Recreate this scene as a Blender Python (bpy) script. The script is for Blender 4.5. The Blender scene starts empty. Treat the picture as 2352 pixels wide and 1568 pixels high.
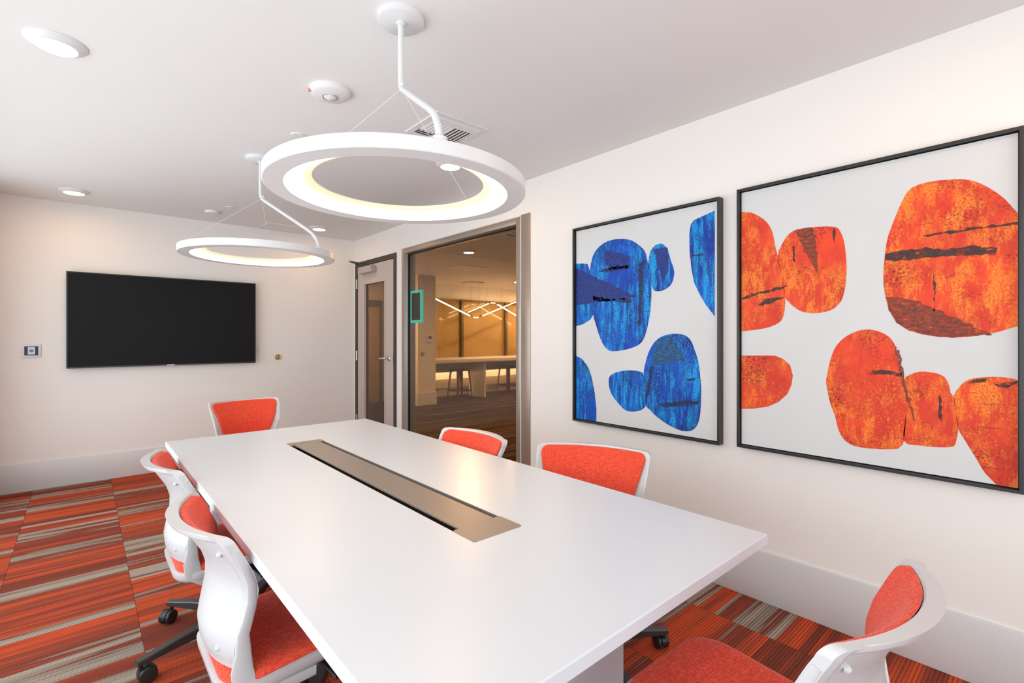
import bpy, bmesh, math, random
from mathutils import Vector, Matrix

SC = bpy.context.scene
COL = SC.collection
PI = math.pi
random.seed(4)

# ---------------------------------------------------------------- camera
cam_data = bpy.data.cameras.new('camera')
cam = bpy.data.objects.new('camera', cam_data)
COL.objects.link(cam)
cam.location = (0.0, 0.0, 1.275)
cam.rotation_euler = (PI / 2, 0, -math.radians(41.34))
cam_data.sensor_width = 36.0
cam_data.lens = 36.0 * 1121.0 / 2352.0
cam_data.shift_y = -10.0 / 2352.0
cam_data.clip_start = 0.02
SC.camera = cam

# ---------------------------------------------------------------- daylight (through assumed windows, left of and behind the camera)
world = bpy.data.worlds.new('daylight'); SC.world = world
world.use_nodes = True
wb = world.node_tree.nodes['Background']
wb.inputs[0].default_value = (0.89, 0.955, 1.0, 1)
wb.inputs[1].default_value = 2.8
def portal(loc, rot, sx, sy):                    # tells the sampler where the sky comes in; gives no light of its own
    pl = bpy.data.lights.new('window_portal', 'AREA')
    pl.shape = 'RECTANGLE'; pl.size = sx; pl.size_y = sy
    pl.cycles.is_portal = True
    po = bpy.data.objects.new('window_portal', pl); COL.objects.link(po)
    po.location = loc; po.rotation_euler = rot
portal((0.9, -2.25, 1.25), (PI / 2, 0, 0), 2.7, 2.1)
portal((-0.72, 1.88, 1.21), (PI / 2, 0, -PI / 2), 6.55, 2.22)

# ---------------------------------------------------------------- exposure
vs = SC.view_settings
vs.view_transform = 'Standard'; vs.look = 'None'
vs.exposure = 0.26; vs.gamma = 1.0; vs.use_curve_mapping = False

RING_E = 21.0      # ring pendant diffusers
DOWN_E = 48.0      # downlight lenses
LOUNGE_E = 1200.0    # lounge downlights
BAR_E = 34.0       # lounge linear pendant

# ---------------------------------------------------------------- room numbers (metres)
XR, XL, YF, YN, ZC = 2.47, -0.67, 5.69, -2.20, 2.435
WT = 0.11          # wall thickness

# ---------------------------------------------------------------- mesh helpers
class MB:
    def __init__(s): s.bm = bmesh.new()
    def poly(s, pts):
        return s.bm.faces.new([s.bm.verts.new(p) for p in pts])
    def box(s, x0, x1, y0, y1, z0, z1):
        v = [s.bm.verts.new((x, y, z)) for z in (z0, z1) for y in (y0, y1) for x in (x0, x1)]
        for f in ((0,2,3,1),(4,5,7,6),(0,1,5,4),(2,6,7,3),(1,3,7,5),(0,4,6,2)):
            s.bm.faces.new([v[i] for i in f])
        return s
    def rings(s, rings, cap0=True, cap1=True, closed=True):
        vr = [[s.bm.verts.new(p) for p in r] for r in rings]
        n = len(vr[0])
        for a, b in zip(vr, vr[1:]):
            for i in range(n if closed else n - 1):
                j = (i + 1) % n
                s.bm.faces.new((a[i], a[j], b[j], b[i]))
        if cap0: s.bm.faces.new(list(reversed(vr[0])))
        if cap1: s.bm.faces.new(vr[-1])
        return s
    def lathe(s, prof, n=32, axis='Z', o=(0,0,0), cap0=False, cap1=False):
        rs = []
        for r, h in prof:
            ring = []
            for i in range(n):
                a = 2 * PI * i / n
                c, d = r * math.cos(a), r * math.sin(a)
                p = (c, d, h) if axis == 'Z' else ((h, c, d) if axis == 'X' else (d, h, c))
                ring.append((p[0]+o[0], p[1]+o[1], p[2]+o[2]))
            rs.append(ring)
        return s.rings(rs, cap0, cap1)
    def loop_lathe(s, prof, n=96):
        rs = [[(r * math.cos(2*PI*i/n), r * math.sin(2*PI*i/n), h) for r, h in prof] for i in range(n)]
        rs.append(rs[0])
        vr = [[s.bm.verts.new(p) for p in r] for r in rs[:-1]]
        m = len(prof)
        for k in range(n):
            a, b = vr[k], vr[(k + 1) % n]
            for i in range(m):
                j = (i + 1) % m
                s.bm.faces.new((a[i], b[i], b[j], a[j]))
        return s
    def tube(s, path, r, n=10, cap=True):
        P = [Vector(p) for p in path]
        R = r if isinstance(r, (list, tuple)) else [r] * len(P)
        up = None; rs = []
        for i, p in enumerate(P):
            t = (P[min(i+1, len(P)-1)] - P[max(i-1, 0)]).normalized()
            if up is None:
                up = t.orthogonal().normalized()
            up = (up - t * up.dot(t)).normalized()
            w = t.cross(up)
            rs.append([p + (up * math.cos(2*PI*k/n) + w * math.sin(2*PI*k/n)) * R[i] for k in range(n)])
        return s.rings(rs, cap, cap)
    def ribbon(s, path, wdir, hw, ht):
        """flat bar along path: half width hw along wdir, half thickness ht"""
        P = [Vector(p) for p in path]; W = Vector(wdir).normalized(); rs = []
        for i, p in enumerate(P):
            t = (P[min(i+1, len(P)-1)] - P[max(i-1, 0)]).normalized()
            nrm = t.cross(W).normalized()
            a = hw[i] if isinstance(hw, (list, tuple)) else hw
            rs.append([p + W*a + nrm*ht, p - W*a + nrm*ht, p - W*a - nrm*ht, p + W*a - nrm*ht])
        return s.rings(rs)
    def bevel(s, w, seg=2):
        bmesh.ops.bevel(s.bm, geom=list(s.bm.edges), offset=w, segments=seg, profile=0.5, affect='EDGES')
        return s
    def build(s, name, mat, parent=None, smooth=40, **kw):
        bm = s.bm
        bmesh.ops.recalc_face_normals(bm, faces=list(bm.faces))
        if smooth:
            lim = math.radians(smooth)
            for f in bm.faces: f.smooth = True
            for e in bm.edges:
                if len(e.link_faces) != 2 or e.calc_face_angle(0) > lim: e.smooth = False
        me = bpy.data.meshes.new(name); bm.to_mesh(me); bm.free()
        me.materials.append(mat)
        o = bpy.data.objects.new(name, me); COL.objects.link(o)
        if parent: o.parent = parent
        return tag(o, **kw)

def tag(o, label=None, cat=None, group=None, kind=None):
    if label: o['label'] = label
    if cat: o['category'] = cat
    if group: o['group'] = group
    if kind: o['kind'] = kind
    return o

def thing(name, loc, rz=0, label=None, cat=None, group=None, kind=None):
    o = bpy.data.objects.new(name, None); COL.objects.link(o)
    o.empty_display_size = 0.1
    o.location = loc; o.rotation_euler = (0, 0, rz)
    return tag(o, label, cat, group, kind)

def copy_tree(o, parent=None):
    c = o.copy(); COL.objects.link(c); c.parent = parent
    for ch in list(o.children):
        copy_tree(ch, c)
    return c

def bx(name, mat, b, parent=None, bev=0.0, **kw):
    m = MB().box(*b)
    if bev: m.bevel(bev)
    return m.build(name, mat, parent, smooth=35 if bev else 0, **kw)

def rrect(hx, y0, y1, r, z, n=6, taper=0.0, crown=0.0):
    """rounded rectangle outline; taper narrows towards +y"""
    cy, hy = (y0+y1)/2, (y1-y0)/2
    pts = []
    for cx_, cy_, a0 in ((1,1,0),(-1,1,PI/2),(-1,-1,PI),(1,-1,3*PI/2)):
        for k in range(n+1):
            a = a0 + (PI/2)*k/n
            x = cx_*(hx-r) + r*math.cos(a); y = cy_*(hy-r) + r*math.sin(a)
            x *= 1 - taper*(y/hy)
            pts.append((x, cy+y, z))
    return pts

# ---------------------------------------------------------------- materials
def nodes(name):
    m = bpy.data.materials.new(name); m.use_nodes = True
    nt = m.node_tree; b = nt.nodes['Principled BSDF']
    return m, nt, b
def N(nt, typ, **kw):
    n = nt.nodes.new(typ)
    for k, v in kw.items(): setattr(n, k, v)
    return n
def L(nt, a, b): nt.links.new(a, b)
def mixc(nt, fac, a, b, mode='MIX'):
    n = N(nt, 'ShaderNodeMix', data_type='RGBA', blend_type=mode)
    for sock, v in ((n.inputs[0], fac), (n.inputs[6], a), (n.inputs[7], b)):
        if hasattr(v, 'node'): L(nt, v, sock)
        elif isinstance(v, (int, float)): sock.default_value = v
        else: sock.default_value = (*v, 1)
    return n.outputs[2]
def math_(nt, op, a, b=None, c=None):
    n = N(nt, 'ShaderNodeMath', operation=op)
    for i, v in enumerate((a, b, c)):
        if v is None: continue
        if hasattr(v, 'node'): L(nt, v, n.inputs[i])
        else: n.inputs[i].default_value = v
    return n.outputs[0]
def noise(nt, vec, scale, detail=2, rough=0.5):
    n = N(nt, 'ShaderNodeTexNoise'); n.inputs['Scale'].default_value = scale
    n.inputs['Detail'].default_value = detail; n.inputs['Roughness'].default_value = rough
    if vec is not None: L(nt, vec, n.inputs['Vector'])
    return n.outputs['Fac']
def mapping(nt, vec, scale=(1,1,1), loc=(0,0,0), rot=(0,0,0)):
    n = N(nt, 'ShaderNodeMapping'); L(nt, vec, n.inputs[0])
    n.inputs['Scale'].default_value = scale; n.inputs['Location'].default_value = loc; n.inputs['Rotation'].default_value = rot
    return n.outputs[0]
def ramp(nt, fac, stops, interp='LINEAR'):
    n = N(nt, 'ShaderNodeValToRGB'); cr = n.color_ramp; cr.interpolation = interp
    while len(cr.elements) < len(stops): cr.elements.new(0.5)
    for e, (p, c) in zip(cr.elements, stops):
        e.position = p; e.color = (*c, 1) if len(c) == 3 else c
    L(nt, fac, n.inputs[0]); return n.outputs[0]
def bump(nt, b, h, strength, dist=0.002):
    n = N(nt, 'ShaderNodeBump'); n.inputs['Strength'].default_value = strength
    n.inputs['Distance'].default_value = dist
    L(nt, h, n.inputs['Height']); L(nt, n.outputs[0], b.inputs['Normal'])

def plain(name, col, rough=0.5, metal=0.0, var=0.03, scale=6.0, bmp=0.0, bscale=200.0, spec=0.5):
    m, nt, b = nodes(name)
    tc = N(nt, 'ShaderNodeTexCoord').outputs['Object']
    f = noise(nt, tc, scale, 3)
    c2 = tuple(max(0, c*(1-var*2)) for c in col)
    L(nt, mixc(nt, f, c2, tuple(min(1, c*(1+var*0.5)) for c in col)), b.inputs['Base Color'])
    b.inputs['Roughness'].default_value = rough; b.inputs['Metallic'].default_value = metal
    b.inputs['Specular IOR Level'].default_value = spec
    if bmp: bump(nt, b, noise(nt, tc, bscale, 2), bmp, 0.0008)
    return m

def emit(name, col, strength, base=(0.9,0.9,0.9)):
    m, nt, b = nodes(name)
    tc = N(nt, 'ShaderNodeTexCoord').outputs['Object']
    f = noise(nt, tc, 3.0, 1)
    L(nt, mixc(nt, f, tuple(c*0.97 for c in col), col), b.inputs['Emission Color'])
    b.inputs['Base Color'].default_value = (*base, 1)
    b.inputs['Emission Strength'].default_value = strength
    b.inputs['Roughness'].default_value = 0.4
    return m

M = {}
M['wall'] = plain('wall_paint', (0.845, 0.80, 0.76), 0.6, var=0.008, scale=1.5, bmp=0.12, bscale=350, spec=0.3)
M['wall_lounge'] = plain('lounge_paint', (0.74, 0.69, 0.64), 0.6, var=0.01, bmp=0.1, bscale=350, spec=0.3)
M['ceiling'] = plain('ceiling_paint', (0.80, 0.785, 0.77), 0.75, var=0.008, scale=1.2, bmp=0.1, bscale=300, spec=0.2)
M['baseboard'] = plain('baseboard_vinyl', (0.66, 0.64, 0.635), 0.35, var=0.015, scale=3)
M['white'] = plain('white_powder_coat', (0.73, 0.73, 0.735), 0.35, var=0.01)
M['plastic'] = plain('white_plastic', (0.58, 0.59, 0.605), 0.28, var=0.008)
M['laminate'] = plain('white_laminate', (0.645, 0.67, 0.715), 0.30, var=0.006, scale=2, bmp=0.02, bscale=900)
M['fixture'] = plain('white_fixture', (0.76, 0.75, 0.74), 0.5, var=0.01)
M['taupe'] = plain('taupe_anodised_metal', (0.31, 0.262, 0.228), 0.38, metal=0.35, var=0.03, scale=4)
M['frame'] = plain('taupe_frame_metal', (0.40, 0.325, 0.265), 0.32, metal=0.5, var=0.04, scale=2)
M['jamb'] = plain('daylit_jamb_metal', (0.50, 0.49, 0.47), 0.35, metal=0.3, var=0.03)  # taupe frame's left reveal, coloured paler for the daylight on it
M['doorframe'] = plain('dark_brown_door_frame', (0.055, 0.042, 0.036), 0.6, var=0.05)
M['door'] = plain('taupe_door_paint', (0.52, 0.435, 0.395), 0.45, var=0.02, scale=3)
M['closer'] = plain('closer_paint', (0.46, 0.40, 0.38), 0.4, metal=0.2, var=0.03)
M['steel'] = plain('brushed_steel', (0.62, 0.60, 0.57), 0.3, metal=0.9, var=0.05, scale=30)
M['brass'] = plain('brass', (0.60, 0.43, 0.18), 0.25, metal=0.9, var=0.06, scale=30)
M['black'] = plain('black_plastic', (0.018, 0.018, 0.02), 0.4, var=0.08)
M['gap'] = plain('dark_gap', (0.03, 0.026, 0.024), 0.8, var=0.1)
M['base'] = plain('charcoal_metal', (0.085, 0.078, 0.08), 0.32, metal=0.6, var=0.06)
M['artframe'] = plain('black_wood_frame', (0.022, 0.018, 0.018), 0.35, var=0.12, scale=12)
M['screen'] = plain('dark_screen', (0.009, 0.009, 0.010), 0.5, var=0.03, scale=1.0, spec=0.15)
M['bezel'] = plain('tv_bezel', (0.03, 0.03, 0.034), 0.3, metal=0.4, var=0.05)
M['lcd'] = emit('lcd_screen', (0.50, 0.52, 0.72), 0.55, (0.2,0.2,0.3))
M['pink_tab'] = plain('red_label', (0.85, 0.25, 0.22), 0.5)
M['lens'] = plain('clear_lens', (0.80, 0.78, 0.76), 0.1, var=0.08, scale=60)
def ring_diffuser():
    m, nt, b = nodes('warm_diffuser')                  # the strip sits at the outer rim; the cone fades towards its upper, inner edge
    tc = N(nt, 'ShaderNodeTexCoord').outputs['Object']
    ln = N(nt, 'ShaderNodeVectorMath', operation='LENGTH')
    L(nt, mapping(nt, tc, (1, 1, 0)), ln.inputs[0])
    r = math_(nt, 'DIVIDE', math_(nt, 'SUBTRACT', ln.outputs['Value'], 0.300), 0.087)
    st = math_(nt, 'MULTIPLY_ADD', math_(nt, 'POWER', math_(nt, 'MAXIMUM', r, 0.0), 3.4), RING_E, 0.72)
    L(nt, st, b.inputs['Emission Strength'])
    b.inputs['Emission Color'].default_value = (1.0, 0.74, 0.47, 1)
    b.inputs['Base Color'].default_value = (0.42, 0.36, 0.29, 1)
    return m
M['ring_light'] = ring_diffuser()
M['down_light'] = emit('warm_lens', (1.0, 0.61, 0.30), DOWN_E)
M['lounge_light'] = emit('amber_lens', (1.0, 0.62, 0.28), LOUNGE_E)
M['bar_light'] = emit('warm_bar', (1.0, 0.66, 0.32), BAR_E)
M['teal'] = emit('teal_edge_glow', (0.05, 0.62, 0.48), 0.55, (0.03,0.4,0.32))
M['stool'] = plain('red_brown_steel', (0.20, 0.032, 0.024), 0.35, metal=0.2, var=0.08, scale=8)
M['counter'] = plain('counter_laminate', (0.66, 0.61, 0.55), 0.35, var=0.02)
M['shade'] = plain('amber_window_film', (0.40, 0.27, 0.13), 0.12, var=0.02, scale=1.0)
M['mullion'] = plain('bronze_mullion', (0.16, 0.12, 0.085), 0.35, metal=0.4, var=0.04)
M['canvas'] = plain('painted_canvas', (0.67, 0.67, 0.67), 0.7, var=0.035, scale=3.5, bmp=0.25, bscale=420, spec=0.2)

def glass(name, tint, rmin=0.03):
    m, nt, b = nodes(name)
    nt.nodes.remove(b)
    out = nt.nodes['Material Output']
    tc = N(nt, 'ShaderNodeTexCoord').outputs['Object']
    tr = N(nt, 'ShaderNodeBsdfTransparent')
    L(nt, mixc(nt, noise(nt, tc, 0.7, 1), tuple(c*0.99 for c in tint), tint), tr.inputs[0])
    gl = N(nt, 'ShaderNodeBsdfGlossy'); gl.inputs['Roughness'].default_value = 0.02
    gl.inputs['Color'].default_value = (1, 1, 1, 1)
    lw = N(nt, 'ShaderNodeLayerWeight'); lw.inputs[0].default_value = 0.5
    fr = math_(nt, 'MULTIPLY_ADD', math_(nt, 'POWER', lw.outputs['Facing'], 5.0), 0.9, rmin)
    mx = N(nt, 'ShaderNodeMixShader')
    L(nt, fr, mx.inputs[0]); L(nt, tr.outputs[0], mx.inputs[1]); L(nt, gl.outputs[0], mx.inputs[2])
    L(nt, mx.outputs[0], out.inputs['Surface'])
    return m
M['glass'] = glass('clear_glass', (0.82, 0.79, 0.75))
M['door_glass'] = glass('tinted_door_glass', (0.55, 0.53, 0.50))
M['sky_glass'] = glass('window_glass', (0.97, 0.98, 0.98))

def fabric():
    m, nt, b = nodes('red_orange_woven_fabric')
    tc = N(nt, 'ShaderNodeTexCoord').outputs['Object']
    a = noise(nt, mapping(nt, tc, (45, 620, 620)), 1.0, 2)
    c = noise(nt, mapping(nt, tc, (620, 45, 620)), 1.0, 2)
    d = noise(nt, mapping(nt, tc, (620, 620, 45)), 1.0, 2)
    big = noise(nt, tc, 9, 3)
    f = math_(nt, 'DIVIDE', math_(nt, 'ADD', math_(nt, 'ADD', a, c), d), 3.0)
    col = ramp(nt, f, [(0.38, (0.46, 0.022, 0.012)), (0.50, (0.76, 0.062, 0.030)), (0.60, (0.92, 0.17, 0.08))])
    col = mixc(nt, math_(nt, 'MULTIPLY', big, 0.14), col, (0.62, 0.04, 0.03))
    L(nt, col, b.inputs['Base Color'])
    b.inputs['Roughness'].default_value = 0.85; b.inputs['Specular IOR Level'].default_value = 0.15
    b.inputs['Sheen Weight'].default_value = 0.15
    bump(nt, b, f, 0.5, 0.0015)
    return m
M['fabric'] = fabric()

def carpet(name, palette, rib=0.62):
    """striped loop-pile carpet tile; stripes run along object X, each tile its own random"""
    m, nt, b = nodes(name)
    tc = N(nt, 'ShaderNodeTexCoord').outputs['Object']
    rnd = N(nt, 'ShaderNodeObjectInfo').outputs['Random']
    sep = N(nt, 'ShaderNodeSeparateXYZ'); L(nt, tc, sep.inputs[0])
    x, y = sep.outputs[0], sep.outputs[1]
    def vec(sx, sy, k):
        cb = N(nt, 'ShaderNodeCombineXYZ')
        L(nt, math_(nt, 'MULTIPLY', x, sx), cb.inputs[0])
        L(nt, math_(nt, 'MULTIPLY', y, sy), cb.inputs[1])
        L(nt, math_(nt, 'MULTIPLY', rnd, k), cb.inputs[2])
        return cb.outputs[0]
    w = N(nt, 'ShaderNodeTexWhiteNoise', noise_dimensions='2D')      # hard-edged bands
    cb = N(nt, 'ShaderNodeCombineXYZ')
    wob = noise(nt, vec(0.0, 9.0, 71.0), 1.0, 1)
    yy = math_(nt, 'ADD', math_(nt, 'MULTIPLY', y, 12.0), math_(nt, 'MULTIPLY', wob, 3.0))
    L(nt, math_(nt, 'FLOOR', yy), cb.inputs[0]); L(nt, math_(nt, 'MULTIPLY', rnd, 913.0), cb.inputs[1])
    L(nt, cb.outputs[0], w.inputs['Vector'])
    band = w.outputs['Value']
    soft = noise(nt, vec(1.1, 20.0, 37.0), 1.0, 2)
    f = math_(nt, 'ADD', math_(nt, 'MULTIPLY', band, 0.60), math_(nt, 'MULTIPLY', soft, 0.62))
    f = math_(nt, 'SUBTRACT', f, 0.11)
    col = ramp(nt, f, palette)
    fine = noise(nt, vec(3.0, 160.0, 11.0), 1.0, 3)
    col = mixc(nt, math_(nt, 'MULTIPLY', fine, 0.55), col, palette[0][1], 'MIX')
    # yarn rows
    rows = math_(nt, 'SINE', math_(nt, 'MULTIPLY', y, 2*PI/0.0125))
    rows = math_(nt, 'MULTIPLY_ADD', rows, 0.5, 0.5)
    loop = noise(nt, mapping(nt, tc, (420, 420, 420)), 1.0, 2)
    dark = math_(nt, 'MULTIPLY', math_(nt, 'POWER', rows, 2.0), rib)
    col = mixc(nt, dark, col, (0.045, 0.032, 0.030))
    col = mixc(nt, math_(nt, 'MULTIPLY', math_(nt, 'SUBTRACT', loop, 0.35), 0.5), col, (0.02, 0.014, 0.012), 'MULTIPLY')
    L(nt, col, b.inputs['Base Color'])
    b.inputs['Roughness'].default_value = 0.95; b.inputs['Specular IOR Level'].default_value = 0.08
    h = math_(nt, 'ADD', math_(nt, 'MULTIPLY', rows, -0.6), loop)
    bump(nt, b, h, 0.5, 0.002)
    return m
M['carpet'] = carpet('red_striped_carpet', [
    (0.20, (0.22, 0.050, 0.030)), (0.31, (0.33, 0.056, 0.028)), (0.39, (0.56, 0.085, 0.032)),
    (0.46, (0.92, 0.105, 0.024)), (0.53, (0.70, 0.110, 0.034)), (0.60, (0.42, 0.072, 0.034)), (0.68, (0.26, 0.058, 0.036)),
    (0.71, (0.34, 0.30, 0.235)), (0.82, (0.54, 0.49, 0.40))])
M['carpet_lounge'] = carpet('brown_striped_carpet', [
    (0.22, (0.022, 0.015, 0.014)), (0.34, (0.045, 0.026, 0.020)), (0.42, (0.13, 0.060, 0.036)),
    (0.50, (0.030, 0.020, 0.018)), (0.58, (0.17, 0.12, 0.080)), (0.64, (0.040, 0.028, 0.026)), (0.76, (0.11, 0.085, 0.065))], 0.2)

def paint(name, base, deep, light, dark, sy, sz):
    """scraped paint on canvas: two body tones, dragged lighter streaks broken into grain, dark grit and thin scratches"""
    m, nt, b = nodes(name)
    tc = N(nt, 'ShaderNodeTexCoord').outputs['Object']
    def mask(scale, loc, lo, hi, det=4, rough=0.65, top=1.0):
        return ramp(nt, noise(nt, mapping(nt, tc, scale, loc), 1.0, det, rough), [(lo, (0,0,0)), (hi, (top,top,top))])
    col = mixc(nt, mask((1, 3.4, 2.6), (3, 1, 2), 0.40, 0.60), base, deep)
    col = mixc(nt, mask((1, sy, sz), (7, 3, 1), 0.50, 0.62, 5, 0.7, 0.55), col, deep)
    patch = mask((1, 4.2, 3.0), (1, 8, 5), 0.42, 0.55)
    drag = mask((1, sy*2.2, sz*1.6), (2, 5, 9), 0.45, 0.56, 5, 0.75)
    grain = mask((1, 170, 150), (4, 4, 4), 0.36, 0.56, 2, 0.7)
    col = mixc(nt, math_(nt, 'MULTIPLY', math_(nt, 'MULTIPLY', patch, drag), grain), col, light)
    speck = math_(nt, 'MULTIPLY', mask((1, 120, 95), (2, 7, 1), 0.55, 0.62, 3, 0.75), mask((1, 5, 6), (6, 2, 8), 0.48, 0.60, 4, 0.6, 0.9))
    col = mixc(nt, speck, col, light)
    grit = math_(nt, 'MULTIPLY', mask((1, 90, 120), (5, 1, 3), 0.50, 0.60, 3, 0.7), mask((1, 4, 6), (9, 4, 1), 0.50, 0.64, 4, 0.6, 0.85))
    col = mixc(nt, grit, col, dark)
    col = mixc(nt, math_(nt, 'MULTIPLY', mask((1, 3, 70), (5, 2, 7), 0.66, 0.70, 3, 0.6, 0.8), grain), col, dark)
    L(nt, col, b.inputs['Base Color'])
    b.inputs['Roughness'].default_value = 0.55; b.inputs['Specular IOR Level'].default_value = 0.25
    bump(nt, b, grain, 0.12, 0.0008)
    return m
M['paint_blue'] = paint('blue_scraped_paint', (0.006, 0.085, 0.52), (0.010, 0.026, 0.25), (0.010, 0.42, 0.84), (0.005, 0.007, 0.018), 16.0, 2.6)
M['paint_red'] = paint('orange_red_scraped_paint', (0.82, 0.070, 0.024), (0.60, 0.040, 0.022), (0.93, 0.27, 0.03), (0.040, 0.013, 0.010), 9.0, 5.0)
def stroke(name, col, lo, cover=0.75):
    """dry brush: the stroke breaks up and lets the paint below through"""
    m, nt, b = nodes(name)
    tc = N(nt, 'ShaderNodeTexCoord').outputs['Object']
    g = noise(nt, mapping(nt, tc, (1, 45, 90)), 1.0, 3, 0.7)
    L(nt, ramp(nt, g, [(0.40, col), (0.66, lo)]), b.inputs['Base Color'])
    br = noise(nt, mapping(nt, tc, (1, 26, 60), (4, 8, 3)), 1.0, 5, 0.75)
    k = 0.5 + (cover-0.5)*0.5
    L(nt, ramp(nt, br, [(k-0.09, (1,1,1)), (k+0.03, (0,0,0))]), b.inputs['Alpha'])
    b.inputs['Roughness'].default_value = 0.6
    return m
M['stroke_navy'] = stroke('navy_black_stroke', (0.006, 0.006, 0.014), (0.006, 0.03, 0.16), 0.72)
M['wedge_navy'] = stroke('dark_blue_wedge', (0.006, 0.016, 0.13), (0.005, 0.04, 0.30))
M['wedge_teal'] = stroke('deep_teal_wedge', (0.005, 0.04, 0.13), (0.005, 0.14, 0.34))
M['stroke_black'] = stroke('charcoal_stroke', (0.018, 0.014, 0.013), (0.12, 0.022, 0.012), 0.72)
M['wedge_brown'] = stroke('brown_red_wedge', (0.13, 0.022, 0.013), (0.36, 0.05, 0.015), 0.70)

# ---------------------------------------------------------------- painted shapes, metres from each canvas centre (along the wall, up)
BLUE_SHAPES = {
    'B1': [(0.362, 0.338), (0.351, 0.403), (0.327, 0.455), (0.272, 0.497), (0.199, 0.516), (0.116, 0.511), (0.048, 0.492), (-0.011, 0.451), (-0.046, 0.412), (-0.060, 0.365), (-0.067, 0.335), (-0.081, 0.284), (-0.089, 0.224), (-0.087, 0.145), (-0.081, 0.066), (-0.067, -0.003), (-0.046, -0.072), (-0.017, -0.117), (0.036, -0.143), (0.110, -0.161), (0.186, -0.169), (0.225, -0.157), (0.263, -0.120), (0.293, -0.060), (0.318, 0.006), (0.337, 0.061), (0.355, 0.194)],
    'B2': [(-0.067, 0.335), (-0.078, 0.402), (-0.103, 0.434), (-0.142, 0.446), (-0.174, 0.429), (-0.199, 0.382), (-0.212, 0.338), (-0.224, 0.308), (-0.232, 0.269), (-0.220, 0.222), (-0.196, 0.196), (-0.158, 0.179), (-0.114, 0.180), (-0.098, 0.193), (-0.089, 0.224), (-0.081, 0.284)],
    'B3': [(0.489, 0.402), (0.434, 0.399), (0.384, 0.390), (0.367, 0.355), (0.362, 0.338), (0.355, 0.194), (0.337, 0.061), (0.362, 0.029), (0.420, 0.002), (0.489, -0.009)],
    'B4': [(-0.461, 0.570), (-0.401, 0.555), (-0.348, 0.542), (-0.329, 0.522), (-0.320, 0.473), (-0.322, 0.380), (-0.332, 0.287), (-0.348, 0.207), (-0.373, 0.155), (-0.411, 0.089), (-0.461, 0.025)],
    'B5': [(0.489, -0.207), (0.434, -0.220), (0.391, -0.260), (0.362, -0.303), (0.341, -0.368), (0.323, -0.443), (0.311, -0.540), (0.312, -0.626), (0.489, -0.631)],
    'B6': [(0.208, -0.327), (0.173, -0.303), (0.110, -0.285), (0.048, -0.279), (-0.006, -0.283), (-0.035, -0.300), (-0.044, -0.381), (-0.050, -0.475), (-0.041, -0.491), (-0.011, -0.511), (0.048, -0.524), (0.097, -0.517), (0.147, -0.480), (0.186, -0.442), (0.208, -0.401), (0.215, -0.359)],
    'B7': [(-0.035, -0.300), (-0.049, -0.231), (-0.069, -0.171), (-0.103, -0.116), (-0.147, -0.082), (-0.206, -0.065), (-0.269, -0.065), (-0.309, -0.080), (-0.334, -0.109), (-0.353, -0.155), (-0.371, -0.209), (-0.380, -0.273), (-0.387, -0.345), (-0.386, -0.427), (-0.380, -0.500), (-0.363, -0.552), (-0.334, -0.581), (-0.284, -0.591), (-0.233, -0.582), (-0.180, -0.563), (-0.120, -0.532), (-0.075, -0.497), (-0.050, -0.475), (-0.044, -0.381)],
}
BLUE_STROKES = {
    'W1': [(0.489, 0.371), (0.377, 0.328), (0.225, 0.255), (0.006, 0.156), (0.085, 0.147), (0.173, 0.145), (0.348, 0.136), (0.489, 0.129)],
    'W2': [(0.341, 0.182), (0.212, 0.153), (0.048, 0.148), (0.048, 0.120), (0.173, 0.138), (0.334, 0.149)],
    'W3': [(0.000, 0.352), (-0.029, 0.359), (-0.035, 0.228), (-0.026, 0.089), (-0.017, -0.012), (0.003, -0.011), (-0.006, 0.150)],
    'W4': [(0.306, 0.332), (0.212, 0.350), (0.060, 0.349), (0.060, 0.328), (0.212, 0.323)],
    'W5': [(-0.103, 0.419), (-0.190, 0.417), (-0.201, 0.367), (-0.190, 0.273), (-0.158, 0.218), (-0.136, 0.307)],
    'W6': [(-0.120, -0.106), (-0.206, -0.068), (-0.253, -0.129), (-0.299, -0.203), (-0.103, -0.244), (-0.086, -0.240)],
    'W7': [(-0.081, -0.250), (-0.103, -0.244), (-0.075, -0.389), (-0.053, -0.472), (-0.044, -0.451)],
    'W8': [(-0.136, -0.459), (-0.212, -0.444), (-0.294, -0.426), (-0.373, -0.421), (-0.368, -0.439), (-0.284, -0.454), (-0.169, -0.475)],
    'W9': [(-0.324, 0.356), (-0.399, 0.355), (-0.399, 0.348), (-0.326, 0.350)],
    'W10': [(0.239, 0.465), (0.060, 0.400), (0.072, 0.330), (0.212, 0.334), (0.244, 0.391)],
    'W11': [(-0.299, -0.305), (-0.358, -0.299), (-0.353, -0.313), (-0.314, -0.318)],
}
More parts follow.
